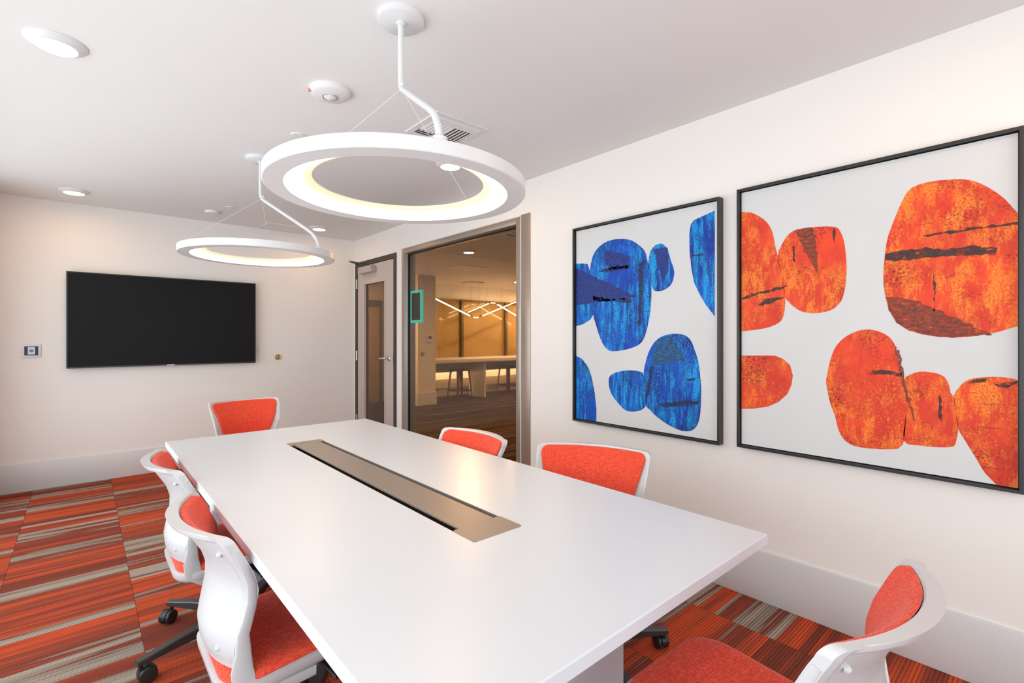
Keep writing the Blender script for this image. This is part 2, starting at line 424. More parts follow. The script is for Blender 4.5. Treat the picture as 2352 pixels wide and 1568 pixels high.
RED_SHAPES = {
    'R1': [(0.478, 0.525), (0.434, 0.516), (0.387, 0.485), (0.353, 0.449), (0.330, 0.398), (0.319, 0.338), (0.308, 0.287), (0.292, 0.194), (0.276, 0.094), (0.278, 0.031), (0.292, -0.015), (0.330, -0.040), (0.387, -0.055), (0.478, -0.065)],
    'R2': [(0.308, 0.287), (0.286, 0.345), (0.260, 0.381), (0.223, 0.398), (0.152, 0.397), (0.085, 0.387), (0.062, 0.372), (0.046, 0.332), (0.037, 0.277), (0.033, 0.202), (0.037, 0.128), (0.048, 0.075), (0.062, 0.049), (0.094, 0.023), (0.152, 0.013), (0.203, 0.022), (0.239, 0.046), (0.263, 0.074), (0.276, 0.094), (0.292, 0.194)],
    'R3': [(-0.487, 0.333), (-0.479, 0.338), (-0.443, 0.394), (-0.398, 0.448), (-0.349, 0.485), (-0.290, 0.500), (-0.240, 0.504), (-0.195, 0.498), (-0.172, 0.481), (-0.152, 0.441), (-0.132, 0.385), (-0.108, 0.308), (-0.098, 0.228), (-0.094, 0.148), (-0.100, 0.076), (-0.114, 0.015), (-0.140, -0.036), (-0.179, -0.067), (-0.232, -0.086), (-0.304, -0.094), (-0.366, -0.089), (-0.424, -0.075), (-0.487, -0.055)],
    'R4': [(0.478, -0.185), (0.387, -0.181), (0.319, -0.180), (0.281, -0.196), (0.254, -0.223), (0.243, -0.269), (0.249, -0.315), (0.267, -0.357), (0.303, -0.395), (0.353, -0.424), (0.422, -0.441), (0.478, -0.447)],
    'R5': [(0.109, -0.294), (0.104, -0.250), (0.094, -0.195), (0.076, -0.140), (0.048, -0.102), (0.012, -0.075), (-0.032, -0.061), (-0.075, -0.068), (-0.112, -0.091), (-0.132, -0.126), (-0.140, -0.166), (-0.152, -0.225), (-0.164, -0.266), (-0.168, -0.383), (-0.160, -0.504), (-0.148, -0.529), (-0.132, -0.542), (-0.058, -0.553), (0.003, -0.552), (0.039, -0.534), (0.062, -0.495), (0.076, -0.432), (0.094, -0.380)],
    'R6': [(-0.164, -0.266), (-0.175, -0.244), (-0.210, -0.227), (-0.254, -0.230), (-0.280, -0.242), (-0.294, -0.270), (-0.299, -0.302), (-0.308, -0.317), (-0.315, -0.375), (-0.320, -0.432), (-0.315, -0.478), (-0.304, -0.503), (-0.254, -0.513), (-0.210, -0.514), (-0.160, -0.504), (-0.168, -0.383)],
    'R7': [(-0.308, -0.317), (-0.318, -0.287), (-0.339, -0.257), (-0.366, -0.242), (-0.411, -0.235), (-0.455, -0.236), (-0.487, -0.243), (-0.487, -0.619), (-0.421, -0.619), (-0.392, -0.583), (-0.366, -0.529), (-0.339, -0.474), (-0.320, -0.432), (-0.315, -0.375)],
}
RED_STROKES = {
    'V1': [(-0.217, 0.301), (-0.254, 0.305), (-0.359, 0.307), (-0.449, 0.309), (-0.487, 0.309), (-0.485, 0.301), (-0.411, 0.302), (-0.325, 0.296), (-0.232, 0.293)],
    'V2': [(-0.101, 0.243), (-0.156, 0.253), (-0.225, 0.252), (-0.290, 0.238), (-0.359, 0.241), (-0.424, 0.225), (-0.418, 0.203), (-0.345, 0.208), (-0.276, 0.214), (-0.217, 0.212), (-0.140, 0.211), (-0.100, 0.218)],
    'V3': [(-0.101, 0.071), (-0.140, 0.064), (-0.202, 0.048), (-0.290, -0.007), (-0.411, -0.082), (-0.311, -0.094), (-0.232, -0.086), (-0.179, -0.067), (-0.140, -0.036), (-0.114, 0.015)],
    'V4': [(0.233, 0.394), (0.157, 0.395), (0.143, 0.269), (0.135, 0.163), (0.172, 0.250), (0.213, 0.334)],
    'V5': [(0.476, 0.103), (0.375, 0.128), (0.265, 0.146), (0.286, 0.130), (0.387, 0.113), (0.476, 0.091)],
    'V6': [(0.398, 0.062), (0.364, 0.088), (0.276, 0.094), (0.297, 0.080), (0.375, 0.059)],
    'V7': [(-0.039, -0.247), (-0.058, -0.228), (-0.108, -0.228), (-0.154, -0.237), (-0.152, -0.250), (-0.108, -0.243), (-0.058, -0.249)],
    'V8': [(-0.132, -0.126), (-0.144, -0.146), (-0.164, -0.266), (-0.198, -0.423), (-0.187, -0.415), (-0.160, -0.304), (-0.144, -0.226)],
    'V9': [(-0.264, -0.324), (-0.270, -0.309), (-0.274, -0.361), (-0.272, -0.414), (-0.266, -0.395)],
    'V10': [(-0.249, 0.162), (-0.254, 0.152), (-0.256, 0.009), (-0.251, 0.004)],
    'V11': [(-0.414, -0.261), (-0.473, -0.245), (-0.485, -0.252), (-0.449, -0.272), (-0.424, -0.269)],
    'V12': [(-0.342, -0.262), (-0.366, -0.245), (-0.398, -0.241), (-0.392, -0.254), (-0.359, -0.265)],
    'V13': [(0.082, 0.383), (0.074, 0.368), (0.076, 0.314), (0.082, 0.326)],
    'V14': [(0.244, 0.327), (0.236, 0.320), (0.234, 0.246), (0.241, 0.258)],
}

# ================================================================ THE SETTING
S = 'structure'
# --- conference room floor: carpet tiles laid on a slab
floor = bx('floor', M['gap'], (XL-WT, XR+0.04, YN-WT, YF+WT, -0.08, -0.007), kind=S, label='striped red, brown and grey carpet tile floor')
tile_mesh = {}
def carpet_tile(x0, x1, y0, y1):
    w, h = round(x1-x0, 4), round(y1-y0, 4)
    g = 0.0005
    if (w, h) not in tile_mesh:
        m = MB()
        m.rings([[(-w/2+g,-h/2+g,-.007),(w/2-g,-h/2+g,-.007),(w/2-g,h/2-g,-.007),(-w/2+g,h/2-g,-.007)],
                 [(-w/2+g,-h/2+g,-.001),(w/2-g,-h/2+g,-.001),(w/2-g,h/2-g,-.001),(-w/2+g,h/2-g,-.001)],
                 [(-w/2+.0015,-h/2+.0015,0),(w/2-.0015,-h/2+.0015,0),(w/2-.0015,h/2-.0015,0),(-w/2+.0015,h/2-.0015,0)]])
        o = m.build('carpet_tile', M['carpet'], floor, smooth=0)
        tile_mesh[(w, h)] = o.data
    else:
        o = bpy.data.objects.new('carpet_tile', tile_mesh[(w, h)]); COL.objects.link(o); o.parent = floor
    o.location = ((x0+x1)/2, (y0+y1)/2, 0)
TS = 0.5
xs = [XL] + [0.19 + TS*k for k in range(-1, 5)] + [XR+0.03]
ys = [YN] + [-1.81 + TS*k for k in range(0, 15)] + [YF]
for a, b in zip(xs, xs[1:]):
    for c, d in zip(ys, ys[1:]):
        carpet_tile(a, b, c, d)

bx('ceiling', M['ceiling'], (XL-WT, XR+WT, YN-WT, YF+WT, ZC, ZC+0.1), kind=S, label='plain white painted ceiling of the meeting room')
bx('wall_far', M['wall'], (XL-WT, XR+WT, YF, YF+WT, 0, ZC), kind=S, label='far wall behind the wall-mounted television')
VY0, VY1, VZ0, VZ1 = -1.40, 5.15, 0.10, 2.32
m = MB()
m.box(XL-WT, XL, YN, VY0, 0, ZC); m.box(XL-WT, XL, VY1, YF, 0, ZC)
m.box(XL-WT, XL, VY0, VY1, 0, VZ0); m.box(XL-WT, XL, VY0, VY1, VZ1, ZC)
m.build('wall_left', M['wall'], smooth=0, kind=S)
w4 = thing('added_window_4', (XL-WT/2, VY0, VZ0), kind=S, label='assumed wide window in the left wall, added to light the room')  # unseen window, assumed and sized to light the room
vh, vw = VZ1-VZ0, VY1-VY0
for k in range(5):
    y = k*(vw-0.04)/4
    bx('mullion', M['frame'], (-0.03, 0.03, y, y+.04, 0, vh), w4)
bx('sill', M['frame'], (-0.028, 0.028, .04, vw-.04, 0, .04), w4)
bx('head', M['frame'], (-0.028, 0.028, .04, vw-.04, vh-.04, vh), w4)
for k in range(4):
    y = k*(vw-0.04)/4
    bx('pane', M['sky_glass'], (-0.003, 0.003, y+.04, y+(vw-0.04)/4, 0.04, vh-0.04), w4)
DY0, DY1, DZ = 4.637, 5.645, 2.16       # door opening
WY0, WY1, WZ = 2.600, 4.510, 2.190      # interior window opening
m = MB()
m.box(XR, XR+WT, YN, WY0, 0, ZC); m.box(XR, XR+WT, WY0, WY1, WZ, ZC); m.box(XR, XR+WT, WY1, DY0, 0, ZC)
m.box(XR, XR+WT, DY0, DY1, DZ, ZC); m.box(XR, XR+WT, DY1, YF, 0, ZC)
m.build('wall_right', M['wall'], smooth=0, kind=S, label='right wall carrying the two paintings, the interior window and the door')
# near wall with an assumed daylight window, behind the camera
NX0, NX1, NZ0, NZ1 = -0.45, 2.25, 0.20, 2.30
m = MB()
m.box(XL-WT, NX0, YN-WT, YN, 0, ZC); m.box(NX1, XR+WT, YN-WT, YN, 0, ZC)
m.box(NX0, NX1, YN-WT, YN, 0, NZ0); m.box(NX0, NX1, YN-WT, YN, NZ1, ZC)
m.build('wall_near', M['wall'], smooth=0, kind=S)
w2 = thing('assumed_window_2', ((NX0+NX1)/2, YN-WT/2, NZ0), kind=S, label='assumed wide daylight window, unseen behind the camera')  # assumed opening out of view that lets daylight in
hw = (NX1-NX0)/2; hh = NZ1-NZ0
for k in range(4):
    x = -hw + k*(2*hw-0.04)/3
    bx('mullion', M['frame'], (x, x+0.04, -0.03, 0.03, 0, hh), w2)
bx('sill', M['frame'], (-hw+.04, hw-.04, -0.03, 0.03, 0, 0.04), w2)
bx('head', M['frame'], (-hw+.04, hw-.04, -0.03, 0.03, hh-0.04, hh), w2)
for k in range(3):
    x = -hw + k*(2*hw-0.04)/3
    bx('pane', M['sky_glass'], (x+.04, x+(2*hw-0.04)/3, -0.003, 0.003, 0.04, hh-0.04), w2)

def baseboard(name, b, axis, **kw):
    m = MB().box(*b); m.bevel(0.004, 2)
    return m.build(name, M['baseboard'], kind=S, smooth=35, **kw)
baseboard('baseboard_far', (XL, XR-0.001, YF-0.013, YF, 0, 0.232), 'x', label='tall grey baseboard along the television wall')
baseboard('baseboard_right', (XR-0.013, XR, YN, WY0, 0, 0.243), 'y', label='tall grey baseboard below the paintings')
baseboard('baseboard_left', (XL, XL+0.013, VY1, YF-0.014, 0, 0.232), 'y')

# --- interior window beside the door
w1 = thing('window_1', (XR, 0, 0), kind=S, label='tall fixed glass panel in a taupe metal frame beside the door')
fx0, fx1 = -0.012, WT+0.012
FY0, FY1 = 2.702, 4.508
bx('jamb', M['frame'], (fx0, fx1, FY0, FY0+0.048, 0, 2.178), w1, 0.003)
bx('jamb', M['jamb'], (fx0+.004, fx1, FY1-0.048, FY1, 0, 2.178), w1, 0.003)
bx('jamb_face', M['frame'], (fx0, fx0+.004, FY1-0.048, FY1, 0, 2.178), w1)
bx('head', M['frame'], (fx0, fx1, FY0+.048, FY1-.048, 2.128, 2.178), w1, 0.003)
bx('side_post', M['frame'], (-0.006, fx1, WY0, FY0-0.006, 0, 2.19), w1, 0.002)
m = MB()
m.box(fx0+.002, fx1-.02, FY0-0.006, FY0, 0, 2.178)
m.build('edge_trim', M['white'], w1, smooth=0)
m = MB(); m.box(fx0+.002, fx1-.02, FY0-0.006, FY1, 2.178, 2.186)
m.build('edge_trim', M['white'], w1, smooth=0)
gx = 0.045
bx('sill', M['frame'], (fx0+.02, fx1-.02, FY0+.048, FY1-.048, 0, 0.05), w1)
bx('gasket', M['gap'], (gx-.012, gx+.012, FY1-.052, FY1-.048, 0.05, 2.128), w1)
bx('gasket', M['gap'], (gx-.012, gx+.012, FY0+.048, FY1-.052, 2.118, 2.128), w1)
bx('glass_pane', M['glass'], (gx-.004, gx+.004, FY0+.048, FY1-.052, 0.05, 2.118), w1)

# --- door
d1 = thing('door_1', (XR, 0, 0), kind=S, label='taupe door with a long glass panel in a dark frame, closed')
m = MB()
m.box(-0.012, WT+.01, DY0, DY0+.05, 0, DZ); m.box(-0.012, WT+.01, DY1-.05, DY1, 0, DZ); m.box(-0.012, WT+.01, DY0+.05, DY1-.05, DZ-.05, DZ)
m.build('door_frame', M['doorframe'], d1, smooth=0)
sy0, sy1, st, ly0, ly1, lz0, lz1 = DY0+.056, DY1-.056, DZ-.056, 4.882, 5.420, 0.26, 1.905
sx0, sx1 = -0.004, 0.041
m = MB()
m.box(sx0, sx1, sy0, ly0, 0.008, st); m.box(sx0, sx1, ly1, sy1, 0.008, st)
m.box(sx0, sx1, ly0, ly1, 0.008, lz0); m.box(sx0, sx1, ly0, ly1, lz1, st)
slab = m.build('door_slab', M['door'], d1, smooth=0)
m = MB(); e = 0.018
m.box(sx0-.006, sx1+.006, ly0, ly0+e, lz0, lz1); m.box(sx0-.006, sx1+.006, ly1-e, ly1, lz0, lz1)
m.box(sx0-.006, sx1+.006, ly0+e, ly1-e, lz0, lz0+e); m.box(sx0-.006, sx1+.006, ly0+e, ly1-e, lz1-e, lz1)
m.build('glazing_bead', M['door'], slab, smooth=0)
bx('glass_pane', M['door_glass'], (0.014, 0.022, ly0+e, ly1-e, lz0+e, lz1-e), slab)
for z in (0.30, 1.055, 1.905):
    m = MB().lathe([(0.0,-.056),(0.009,-.056),(0.009,.056),(0.0,.056)], 12, o=(-0.016, DY1-.052, z))
    m.box(-0.0135, -0.0122, DY1-.052, DY1-.028, z-.055, z+.055)
    m.build('hinge', M['steel'], d1)
hnd = thing('lever_handle', (0, 0, 0)); hnd.parent = d1
hy, hz = 4.80, 1.048
MB().lathe([(0.0,0),(0.036,0),(0.036,-.006),(0.030,-.012),(0.0,-.012)], 28, 'X', (sx0, hy, hz)).build('rose', M['steel'], hnd)
MB().tube([(sx0-.01,hy,hz),(sx0-.045,hy,hz),(sx0-.056,hy+.012,hz),(sx0-.058,hy+.04,hz),(sx0-.058,hy+.105,hz-.003),(sx0-.050,hy+.118,hz-.004)], [.011,.0105,.0105,.010,.0085,.007], 12).build('lever', M['steel'], hnd)
bx('latch_plate', M['steel'], (-0.0135, -0.0115, sy0-.004, sy0+.002, hz-.06, hz+.06), d1)
clo = thing('door_closer', (0, 0, 0)); clo.parent = d1
bx('closer_body', M['closer'], (sx0-.07, sx0, 5.10, 5.44, 2.005, 2.075), clo, 0.004)
MB().tube([(sx0-.035,5.16,2.085),(-0.20,5.38,2.135)], 0.0065, 8).build('closer_arm', M['gap'], clo)
MB().tube([(-0.20,5.38,2.135),(-0.012,5.56,2.135)], 0.0055, 8).build('closer_arm', M['gap'], clo)
MB().lathe([(0,2.075),(0.011,2.075),(0.011,2.092),(0,2.092)], 12, o=(sx0-.035,5.16,0)).build('arm_pivot', M['steel'], clo)
MB().lathe([(0,2.125),(0.010,2.125),(0.010,2.146),(0,2.146)], 12, o=(-0.20,5.38,0)).build('arm_pivot', M['steel'], clo)

# ---------------------------------------------------------------- the lounge beyond the glass
LX1, LY0, LYW = 9.6, 0.6, 8.95
bx('floor_lounge', M['carpet_lounge'], (XR+0.03, LX1, LY0, 9.4, -0.08, 0.0), kind=S, label='dark brown striped carpet of the lounge beyond the glass')
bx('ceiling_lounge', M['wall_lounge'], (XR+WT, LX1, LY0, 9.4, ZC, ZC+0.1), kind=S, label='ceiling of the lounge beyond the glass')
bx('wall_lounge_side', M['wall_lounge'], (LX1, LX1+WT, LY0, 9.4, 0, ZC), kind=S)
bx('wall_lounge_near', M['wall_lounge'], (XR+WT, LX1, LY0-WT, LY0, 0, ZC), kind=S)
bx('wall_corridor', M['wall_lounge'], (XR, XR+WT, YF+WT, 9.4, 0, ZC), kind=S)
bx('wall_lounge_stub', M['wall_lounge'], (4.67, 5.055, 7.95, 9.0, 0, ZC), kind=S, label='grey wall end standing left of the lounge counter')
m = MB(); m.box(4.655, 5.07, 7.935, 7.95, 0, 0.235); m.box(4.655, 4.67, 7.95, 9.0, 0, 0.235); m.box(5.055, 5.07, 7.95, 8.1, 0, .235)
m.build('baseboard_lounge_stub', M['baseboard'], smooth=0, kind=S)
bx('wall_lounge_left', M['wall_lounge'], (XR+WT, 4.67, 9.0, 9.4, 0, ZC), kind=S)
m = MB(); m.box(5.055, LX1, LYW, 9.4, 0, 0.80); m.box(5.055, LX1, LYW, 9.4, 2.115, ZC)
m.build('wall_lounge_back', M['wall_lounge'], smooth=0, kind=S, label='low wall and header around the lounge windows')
w3 = thing('window_3', (0, LYW, 0.80), kind=S, label='wide amber window in bronze mullions behind the lounge counter')
wx = [5.06, 6.355, 7.65, 8.945, 9.6]
for x in wx[:-1]:
    bx('mullion', M['mullion'], (x-.025, x+.035, -0.05, 0.06, 0, 1.315), w3)
bx('mullion', M['mullion'], (5.095, 9.6, -0.03, 0.06, 1.275, 1.315), w3)
for a, b in zip(wx, wx[1:]):
    bx('pane', M['shade'], (a+.035, b-.025, 0.02, 0.05, 0, 1.275), w3)
# amber-lit door in the corridor end, seen through the door glass
d2 = thing('door_2', (4.07, 9.0, 0), kind=S, label='amber door in the far corridor wall seen through the door glass')
bx('door_slab', plain('amber_door', (0.55, 0.36, 0.18), 0.5), (-0.40, 0.33, -0.03, 0, 0.0, 1.87), d2)
m = MB(); m.box(-.46, -.40, -.04, 0, 0, 2.0); m.box(.33, .39, -.04, 0, 0, 2.0); m.box(-.40,.33,-.04,0,1.87,2.0)
m.build('door_frame', M['mullion'], d2, smooth=0)

# ================================================================ THINGS
# ---------------------------------------------------------------- ring pendants
def ring_pendant(loc, arm_angle, label):
    t = thing('ring_pendant', (loc[0], loc[1], ZC), 0, label, 'pendant lamp', 'ring pendants over the table')
    zt, zb = 1.832 - ZC, 1.790 - ZC
    MB().lathe([(0,0),(0.083,0),(0.083,-.016),(0.078,-.020),(0,-.020)], 40).build('canopy', M['white'], t)
    MB().loop_lathe([(0.387,zb),(0.449,zb),(0.452,zb+.003),(0.452,zt-.003),(0.449,zt),(0.300,zt),(0.300,zt-.003),(0.384,zb+.004)], 128).build('housing', M['white'], t)
    m = MB(); n = 128
    m.rings([[(r*math.cos(2*PI*i/n), r*math.sin(2*PI*i/n), z) for i in range(n)] for r, z in ((0.3865, zb+.0012), (0.345, (zt+zb)/2-.002), (0.2995, zt-.004))], False, False)
    m.build('diffuser', M['ring_light'], t, label='glowing warm white inner diffuser')
    ca, sa = math.cos(arm_angle), math.sin(arm_angle)
    zj, ra = 2.172 - ZC, 0.425
    pts = [(0, -.018), (0, zj+.05), (0.003, zj+.018), (0.012, zj+.002), (0.030, zj-.013), (0.345, zj-.215), (0.378, zj-.240), (0.402, zj-.268), (0.418, zj-.298), (ra, zj-.322), (ra, zt)]
    MB().tube([(d*ca, d*sa, z) for d, z in pts], 0.0105, 14).build('stem', M['white'], t)
    MB().lathe([(0,-.018),(0.016,-.018),(0.016,-.030),(0,-.030)], 20).build('stem_collar', M['white'], t)
    m = MB().lathe([(0,zt),(0.024,zt),(0.024,zt+.012),(0.014,zt+.018),(0,zt+.018)], 20, o=(ra*ca, ra*sa, 0))
    m.build('ring_bracket', M['white'], t)
    MB().lathe([(0,0),(0.005,0),(0.005,.004),(0,.004)], 8, 'X', (ra*ca-.026, ra*sa, zt+.007)).build('screw', M['steel'], t)
    MB().tube([(0.012*ca,0.012*sa,zj+.004),(0.024*ca,0.024*sa,zj+.018)], 0.006, 8).build('cable_hook', M['white'], t)
    for d in (2*PI/3, -2*PI/3):
        a = arm_angle + d
        MB().tube([(0.01*ca,0.01*sa,zj),(0.43*math.cos(a),0.43*math.sin(a),zt)], 0.0011, 6).build('cable', M['fixture'], t)
    return t
ring_pendant((0.868, 1.598), math.radians(-104), 'large white ring pendant nearer the camera, hung over the middle of the table')
ring_pendant((0.868, 3.462), math.radians(-54), 'white ring pendant hung farther away, between table end and television')

# ---------------------------------------------------------------- downlights
def downlight(x, y, label, lmat, group):
    t = thing('downlight', (x, y, ZC), 0, label, 'ceiling light', group)
    MB().lathe([(0.0,0),(0.096,0),(0.096,-.004),(0.086,-.012),(0.070,-.020),(0.064,-.022),(0.062,-.018),(0.0,-.018)], 48).build('trim_ring', M['white'], t)
    m = MB(); m.poly([(0.062*math.cos(2*PI*i/40), 0.062*math.sin(2*PI*i/40), -.0185) for i in range(40)])
    m.build('lens', lmat, t, smooth=0)
for x, y, lb in ((-0.077, 2.63, 'round downlight nearest the camera, at the upper left of the ceiling'),
                 (-0.051, 5.20, 'round downlight close to the far wall, above the thermostat'),
                 (1.852, 2.733, 'round downlight seen through the nearer ring pendant'),
                 (1.885, 5.242, 'round downlight in the far ceiling corner, beside the door wall'),
                 (-0.077, 0.10, 'round downlight behind and left of the camera'),
                 (1.852, 0.10, 'round downlight above the nearest chair, outside the view')):
    downlight(x, y, lb, M['down_light'], 'meeting room downlights')
downlight(3.923, 5.341, 'round downlight in the lounge ceiling just beyond the glass', M['lounge_light'], 'lounge downlights')
downlight(6.793, 7.556, 'small bright lounge downlight beside the right window jamb', M['lounge_light'], 'lounge downlights')
downlight(3.3, 8.5, 'downlight added to brighten the corridor before the amber door', M['lounge_light'], 'lounge downlights')  # added lamp that brightens the corridor and its door
downlight(8.4, 8.2, 'assumed lounge downlight, unseen past the right end of the view', M['lounge_light'], 'lounge downlights')  # assumed lamp out of view, kept for its light
downlight(6.2, 4.2, 'assumed lounge downlight, unseen behind the wall with the paintings', M['lounge_light'], 'lounge downlights')  # another assumed, unseen lamp that lights the lounge

# ---------------------------------------------------------------- other ceiling fittings
t = thing('occupancy_sensor', (0.875, 2.291, ZC), 0, 'round white ceiling sensor with a clear lens and red tab', 'sensor')
MB().lathe([(0,0),(0.092,0),(0.092,-.010),(0.088,-.018),(0.072,-.028),(0.0,-.030)], 48).build('body', M['fixture'], t)
MB().lathe([(0,-.029),(0.032,-.029),(0.030,-.033),(0.029,-.033),(0.026,-.036),(0.014,-.042),(0,-.044)], 28).build('lens', M['lens'], t)
MB().lathe([(0.031,-.0295),(0.035,-.0295),(0.034,-.034),(0.031,-.034)], 28).build('lens_ring', M['steel'], t)
bx('tab', M['pink_tab'], (-0.092, -0.080, 0.012, 0.030, -.022, -.009), t)
def cap(x, y, r, label):
    MB().lathe([(0,0),(r,0),(r,-.003),(r*.93,-.006),(0,-.006)], 32).build('sprinkler_cap', M['fixture'], label=label, cat='sprinkler', group='ceiling sprinkler caps').location = (x, y, ZC)
cap(0.93, 2.915, 0.040, 'flat round sprinkler cover plate on ceiling behind the nearer ring')
cap(0.989, 4.942, 0.040, 'flat round sprinkler cover plate near the far end of the ceiling')
t = thing('smoke_detector', (0.899, 5.202, ZC), 0, 'small white smoke detector on ceiling near the far wall', 'smoke detector')
MB().lathe([(0,0),(0.062,0),(0.062,-.008),(0.055,-.020),(0.030,-.026),(0,-.026)], 36).build('body', M['fixture'], t)
MB().lathe([(0,-.025),(0.005,-.025),(0.005,-.028),(0,-.028)], 8, o=(-.03,-.012,.003)).build('indicator', M['black'], t)

def diffuser_vent(x0, y0, w, label, louvres=True):
    t = thing('air_vent', (x0+w/2, y0+w/2, ZC), 0, label, 'air vent', 'ceiling air vents')
    h = w/2; f = 0.032
    m = MB()
    m.box(-h, h, -h, -h+f, -.006, 0); m.box(-h, h, h-f, h, -.006, 0); m.box(-h, -h+f, -h+f, h-f, -.006, 0); m.box(h-f, h, -h+f, h-f, -.006, 0)
    m.build('vent_frame', M['fixture'], t, smooth=0)
    bx('duct', M['gap'] if louvres else M['fixture'], (-h+f, h-f, -h+f, h-f, -.0012, 0), t)
    if louvres:
        q = h - f
        for k in range(3):                       # blades along both long sides, throwing outwards
            for s in (-1, 1):
                y = s*(q - 0.010 - 0.022*k)
                m = MB(); m.rings([[(x, y-.010*s, -.0085), (x, y+.007*s, -.002), (x, y+.009*s, -.0035), (x, y-.008*s, -.0105)] for x in (-q, q)])
                m.build('blade', M['fixture'], t, smooth=0)
        qq = q - 0.066
        for k in range(12):                       # cross blades in the middle field
            x = -q + 0.012 + k*(2*q-0.024)/11
            s = -1 if k < 6 else 1
            m = MB(); m.rings([[(x-.011*s, y, -.0085), (x+.008*s, y, -.002), (x+.010*s, y, -.0035), (x-.009*s, y, -.0105)] for y in (-qq, qq)])
            m.build('blade', M['fixture'], t, smooth=0)
    else:
        bx('panel', M['fixture'], (-h+f+.004, h-f-.004, -h+f+.004, h-f-.004, -.004, -.0012), t)
    return t
diffuser_vent(1.365, 2.13, 0.338, 'square louvred ceiling vent behind the nearer ring pendant stem')
diffuser_vent(1.40, 5.325, 0.345, 'square flat return grille at the far wall, above the farther ring', False)
diffuser_vent(3.55, 3.93, 0.30, 'square lounge vent at the top right corner of the glass panel')
bx('access_panel', M['fixture'], (4.55, 5.04, 6.40, 6.89, ZC-0.008, ZC), label='large flat square panel in the lounge ceiling', cat='ceiling panel')
cap(4.927, 7.369, 0.05, 'small round disc on the lounge ceiling near the wall end')

# ---------------------------------------------------------------- television wall
t = thing('television', (0.63, YF, 1.0065), 0, 'large flat black television mounted on the far wall', 'television')
hw, h = 0.735, 0.832
bx('mount', M['black'], (-0.25, 0.25, -0.018, 0, 0.2, 0.6), t)
bx('cabinet', M['black'], (-hw+.03, hw-.03, -0.045, -0.018, 0.03, h-.03), t)
m = MB(); b = 0.009
m.box(-hw, hw, -.062, -.045, 0, b+.004); m.box(-hw, hw, -.062, -.045, h-b, h); m.box(-hw, -hw+b, -.062, -.045, b+.004, h-b); m.box(hw-b, hw, -.062, -.045, b+.004, h-b)
m.build('bezel', M['bezel'], t, smooth=0)
bx('screen', M['screen'], (-hw+b, hw-b, -.058, -.046, b+.004, h-b), t)
bx('badge', M['steel'], (-0.030, 0.030, -.0635, -.062, 0.002, 0.009), t)
t = thing('thermostat', (-0.3205, YF, 1.107), 0, 'white thermostat with a small lit screen on the far wall', 'thermostat')
bx('plate', M['white'], (-.0585, .0585, -.012, 0, 0, .107), t, 0.003)
bx('display_bezel', M['black'], (-.041, .042, -.0145, -.012, .017, .092), t)
bx('display', M['lcd'], (-.020, .023, -.0150, -.0145, .024, .086), t)
MB().lathe([(0,0),(0.014,0),(0.014,.0006),(0.010,.0006),(0.010,0.0002),(0,.0002)], 20, 'Y', (0.001, -.0157, .055)).build('dial_mark', plain('grey_mark', (0.22,0.22,0.30), .5), t)
bx('wall_plate', M['white'], (1.335, 1.41, YF-.006, YF, 1.10, 1.21), bev=0.002, label='white wall plate half hidden behind the television edge', cat='wall plate')
t = thing('wall_bumper', (1.60, YF, 1.057), 0, 'round brass door bumper on the far wall near the door', 'door stop')
MB().lathe([(0,0),(0.031,0),(0.031,-.006),(0.024,-.016),(0.019,-.012),(0.017,-.010),(0.0,-.010)], 32, 'Y').build('cup', M['brass'], t)
MB().lathe([(0,-.010),(0.013,-.010),(0.011,-.016),(0,-.018)], 20, 'Y').build('pad', M['brass'], t)

